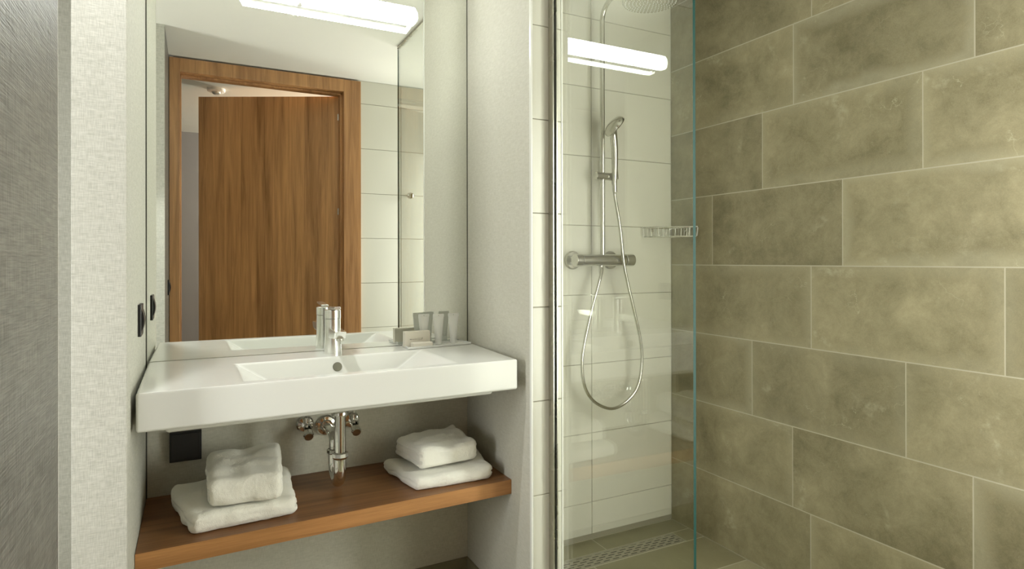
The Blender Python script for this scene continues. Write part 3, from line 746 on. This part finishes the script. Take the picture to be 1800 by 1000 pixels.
bm = bmesh.new(); cyl(bm, (1.588, yh+.006, 1.500), (px+.043, yh+.004, 1.545), .0095, .011); part('hose_nut', bm, 'hose', root=hs)

# soap basket across the corner
bk = thing('soap_basket', 'chrome wire soap basket fixed across the tiled shower corner', 'basket', (1.95, 2.19, 1.31))
Pa, Pc, Pb = Vector((1.800, B-.008, 0)), Vector((XS-.010, B-.008, 0)), Vector((XS-.010, 2.032, 0))
def loop(bm, z, r, ins=0.):
    c = (Pa+Pb+Pc)/3; q = [p + (c-p)*ins for p in (Pa, Pc, Pb)]
    Q = []
    for i in range(3):
        a, b_ = q[i], q[(i+1) % 3]
        for t in (.03, .3, .5, .7, .97):
            p = a*(1-t)+b_*t
            if i == 2: p = p + Vector((-.7, -.7, 0))*.02*math.sin(math.pi*t)
            Q.append((p.x, p.y, z))
    tube(bm, Q, r, n=8, close=True); return [Vector(x) for x in Q]
bm = bmesh.new(); top = loop(bm, 1.358, .0032); part('top_rail', bm, root=bk)
bm = bmesh.new(); low = loop(bm, 1.316, .0022, .04); part('bottom_rail', bm, root=bk)
bm = bmesh.new()
def along(Q, s): n = len(Q); f = s*n; i = int(f) % n; t = f-int(f); return Q[i]*(1-t)+Q[(i+1) % n]*t
for k in range(30): cyl(bm, along(top, k/30), along(low, k/30), .0014, n=6)
for k in range(1, 9):
    t = k/9; a = Vector((Pa.x*(1-t)+Pc.x*t, B-.010, 1.316)); b_ = Vector((Pa.x*(1-t)+Pb.x*t, (Pa.y-.006)*(1-t)+(Pb.y+.004)*t, 1.316)); cyl(bm, a, b_, .0014, n=6)
part('wires', bm, root=bk)
bm = bmesh.new()
for c_, n_ in (((1.86, B-.001, 1.350), (0, -1, 0)), ((XS-.001, 2.12, 1.350), (-1, 0, 0))): lathe(bm, c_, n_, [(0, .010), (.008, .010), (.009, .006)], n=16); part('wall_mount', bm, root=bk); bm = bmesh.new()


# linear drain
dr = thing('shower_drain', 'long narrow stainless floor drain with slotted grate at the foot of the shower wall', 'drain', (1.5, 2.06, 0))
bm = bmesh.new(); fz = .0015
for a in ((GX0, GY0, GX1, GY0+.003), (GX0, GY1-.003, GX1, GY1), (GX0, GY0, GX0+.003, GY1), (GX1-.003, GY0, GX1, GY1)): box(bm, a[0], a[1], -.02, a[2], a[3], fz)
part('drain_frame', bm, 'grate', root=dr, smooth=False)
bm = bmesh.new(); gx0, gx1, gy0, gy1 = GX0+.005, GX1-.005, GY0+.005, GY1-.005
rows = 5; rh = (gy1-gy0)/rows; pitch, slot, sw = .046, .030, .0050
for r in range(rows):
    yc = gy0 + rh*(r+.5); off = 0 if r % 2 else pitch/2
    quad(bm, [(gx0, gy0+rh*r, .001), (gx1, gy0+rh*r, .001), (gx1, yc-sw/2, .001), (gx0, yc-sw/2, .001)])
    quad(bm, [(gx0, yc+sw/2, .001), (gx1, yc+sw/2, .001), (gx1, gy0+rh*(r+1), .001), (gx0, gy0+rh*(r+1), .001)])
    x = gx0; s = gx0+off+.008
    while x < gx1:
        e_ = min(s, gx1); quad(bm, [(x, yc-sw/2, .001), (e_, yc-sw/2, .001), (e_, yc+sw/2, .001), (x, yc+sw/2, .001)])
        x = s+slot; s += pitch
part('grate', bm, 'grate', root=dr, smooth=False)
part('channel_bed', bx(GX0+.002, GY0+.002, -.02, GX1-.002, GY1-.002, -.006), 'dark_satin', root=dr, smooth=False)

# ---------------------------------------------------------------- coat hook, detector, downlights
hk = thing('coat_hook', 'round chrome knob hook on the white tiled wall beside the door, seen in the mirror', 'hook', (1.3156, YD, 1.657))
bm = bmesh.new(); lathe(bm, (1.3156, YD, 1.657), (0, 1, 0), [(0, .011), (.003, .011), (.004, .006), (.028, .006)]); part('stem', bm, root=hk)
bm = bmesh.new(); lathe(bm, (1.3156, YD+.022, 1.657), (0, 1, 0), [(0, .005), (.003, .015), (.009, .0215), (.018, .0235), (.025, .020), (.029, .012), (.030, 0)]); part('knob', bm, root=hk)
sd = thing('smoke_detector', 'small white smoke detector on the hall ceiling seen through the open door', 'smoke detector', (.133, -.333, ZC))
bm = bmesh.new(); lathe(bm, (.133, -.333, ZC), (0, 0, -1), [(0, .058), (.018, .058), (.022, .052), (.022, .030)]); part('detector_base', bm, 'white_plastic', root=sd)
bm = bmesh.new(); lathe(bm, (.133, -.333, ZC-.018), (0, 0, -1), [(0, .028), (.014, .026), (.020, .018), (.020, 0)]); part('sensor_head', bm, 'satin', root=sd)
M['opal'] = glass_mat('opal_cover', (.97, .97, .95), 1.2)
def fill_housing(x, y, z, n, hh, lab):  # invented fixture bodies around the added area lights
    n = Vector(n); t_ = Vector((-n.y, n.x, 0)); t = thing('fill_light', lab, 'wall light', (x, y, z))
    def slab(bm, w0, d0, d1, h):
        vs = [Vector((x, y, z)) + t_*a + n*d + Vector((0, 0, c)) for a in (-w0, w0) for d in (d0, d1) for c in (-h, h)]
        V = [bm.verts.new(q) for q in vs]
        for f in ((0, 1, 3, 2), (4, 6, 7, 5), (0, 4, 5, 1), (2, 3, 7, 6), (0, 2, 6, 4), (1, 5, 7, 3)): bm.faces.new([V[i] for i in f])
    bm = bmesh.new(); slab(bm, .15, 0, .012, hh/2+.01); part('wall_plate', bm, 'satin', root=t, smooth=False)
    for c in (-1, 1):
        bm = bmesh.new(); box(bm, *(min(a, b) for a, b in (((Vector((x, y, z))-t_*.15)[i], (Vector((x, y, z))+t_*.15+n*.03)[i]) for i in (0, 1))), z+c*(hh/2+.006)-.004, *(max(a, b) for a, b in (((Vector((x, y, z))-t_*.15)[i], (Vector((x, y, z))+t_*.15+n*.03)[i]) for i in (0, 1))), z+c*(hh/2+.006)+.004)
        part('end_cap', bm, 'satin', root=t, smooth=False)
fill_housing(1.61, YD, 1.20, (0, 1, 0), 1.5, 'added tall fill light panel on the white tiled wall beside the door')
fill_housing(XS, .54, 1.20, (-1, 0, 0), 1.5, 'added tall fill light panel on the stone tiles near the door')
fill_housing(-1.2, 1.15, 1.15, (1, 0, 0), 1.3, 'added tall fill light panel in the alcove left of the niche')
for x, y, lab in ((-.185, 1.50, 'small recessed downlight in the ceiling in front of the niche'),):
    t = thing('downlight', lab, 'downlight', (x, y, ZC))
    bm = bmesh.new(); lathe(bm, (x, y, ZC), (0, 0, -1), [(0, .042), (.003, .040), (.004, .036), (0, .034)]); part('trim_ring', bm, 'white_plastic', root=t)
t = thing('hall_fill_lamp', 'added round glass fill lamp in the hall behind the open door leaf', 'ceiling lamp', (1.7, -1.3, ZC))  # made-up lamp body for the added hall light
bm = bmesh.new(); lathe(bm, (1.7, -1.3, ZC), (0, 0, -1), [(0, .136), (.012, .134), (.014, .128)]); part('mounting_ring', bm, 'white_plastic', root=t)
bm = bmesh.new(); lathe(bm, (1.7, -1.3, ZC-.012), (0, 0, -1), [(0, .128), (.12, .125), (.18, .09), (.2, 0)]); part('cover', bm, 'opal', root=t)
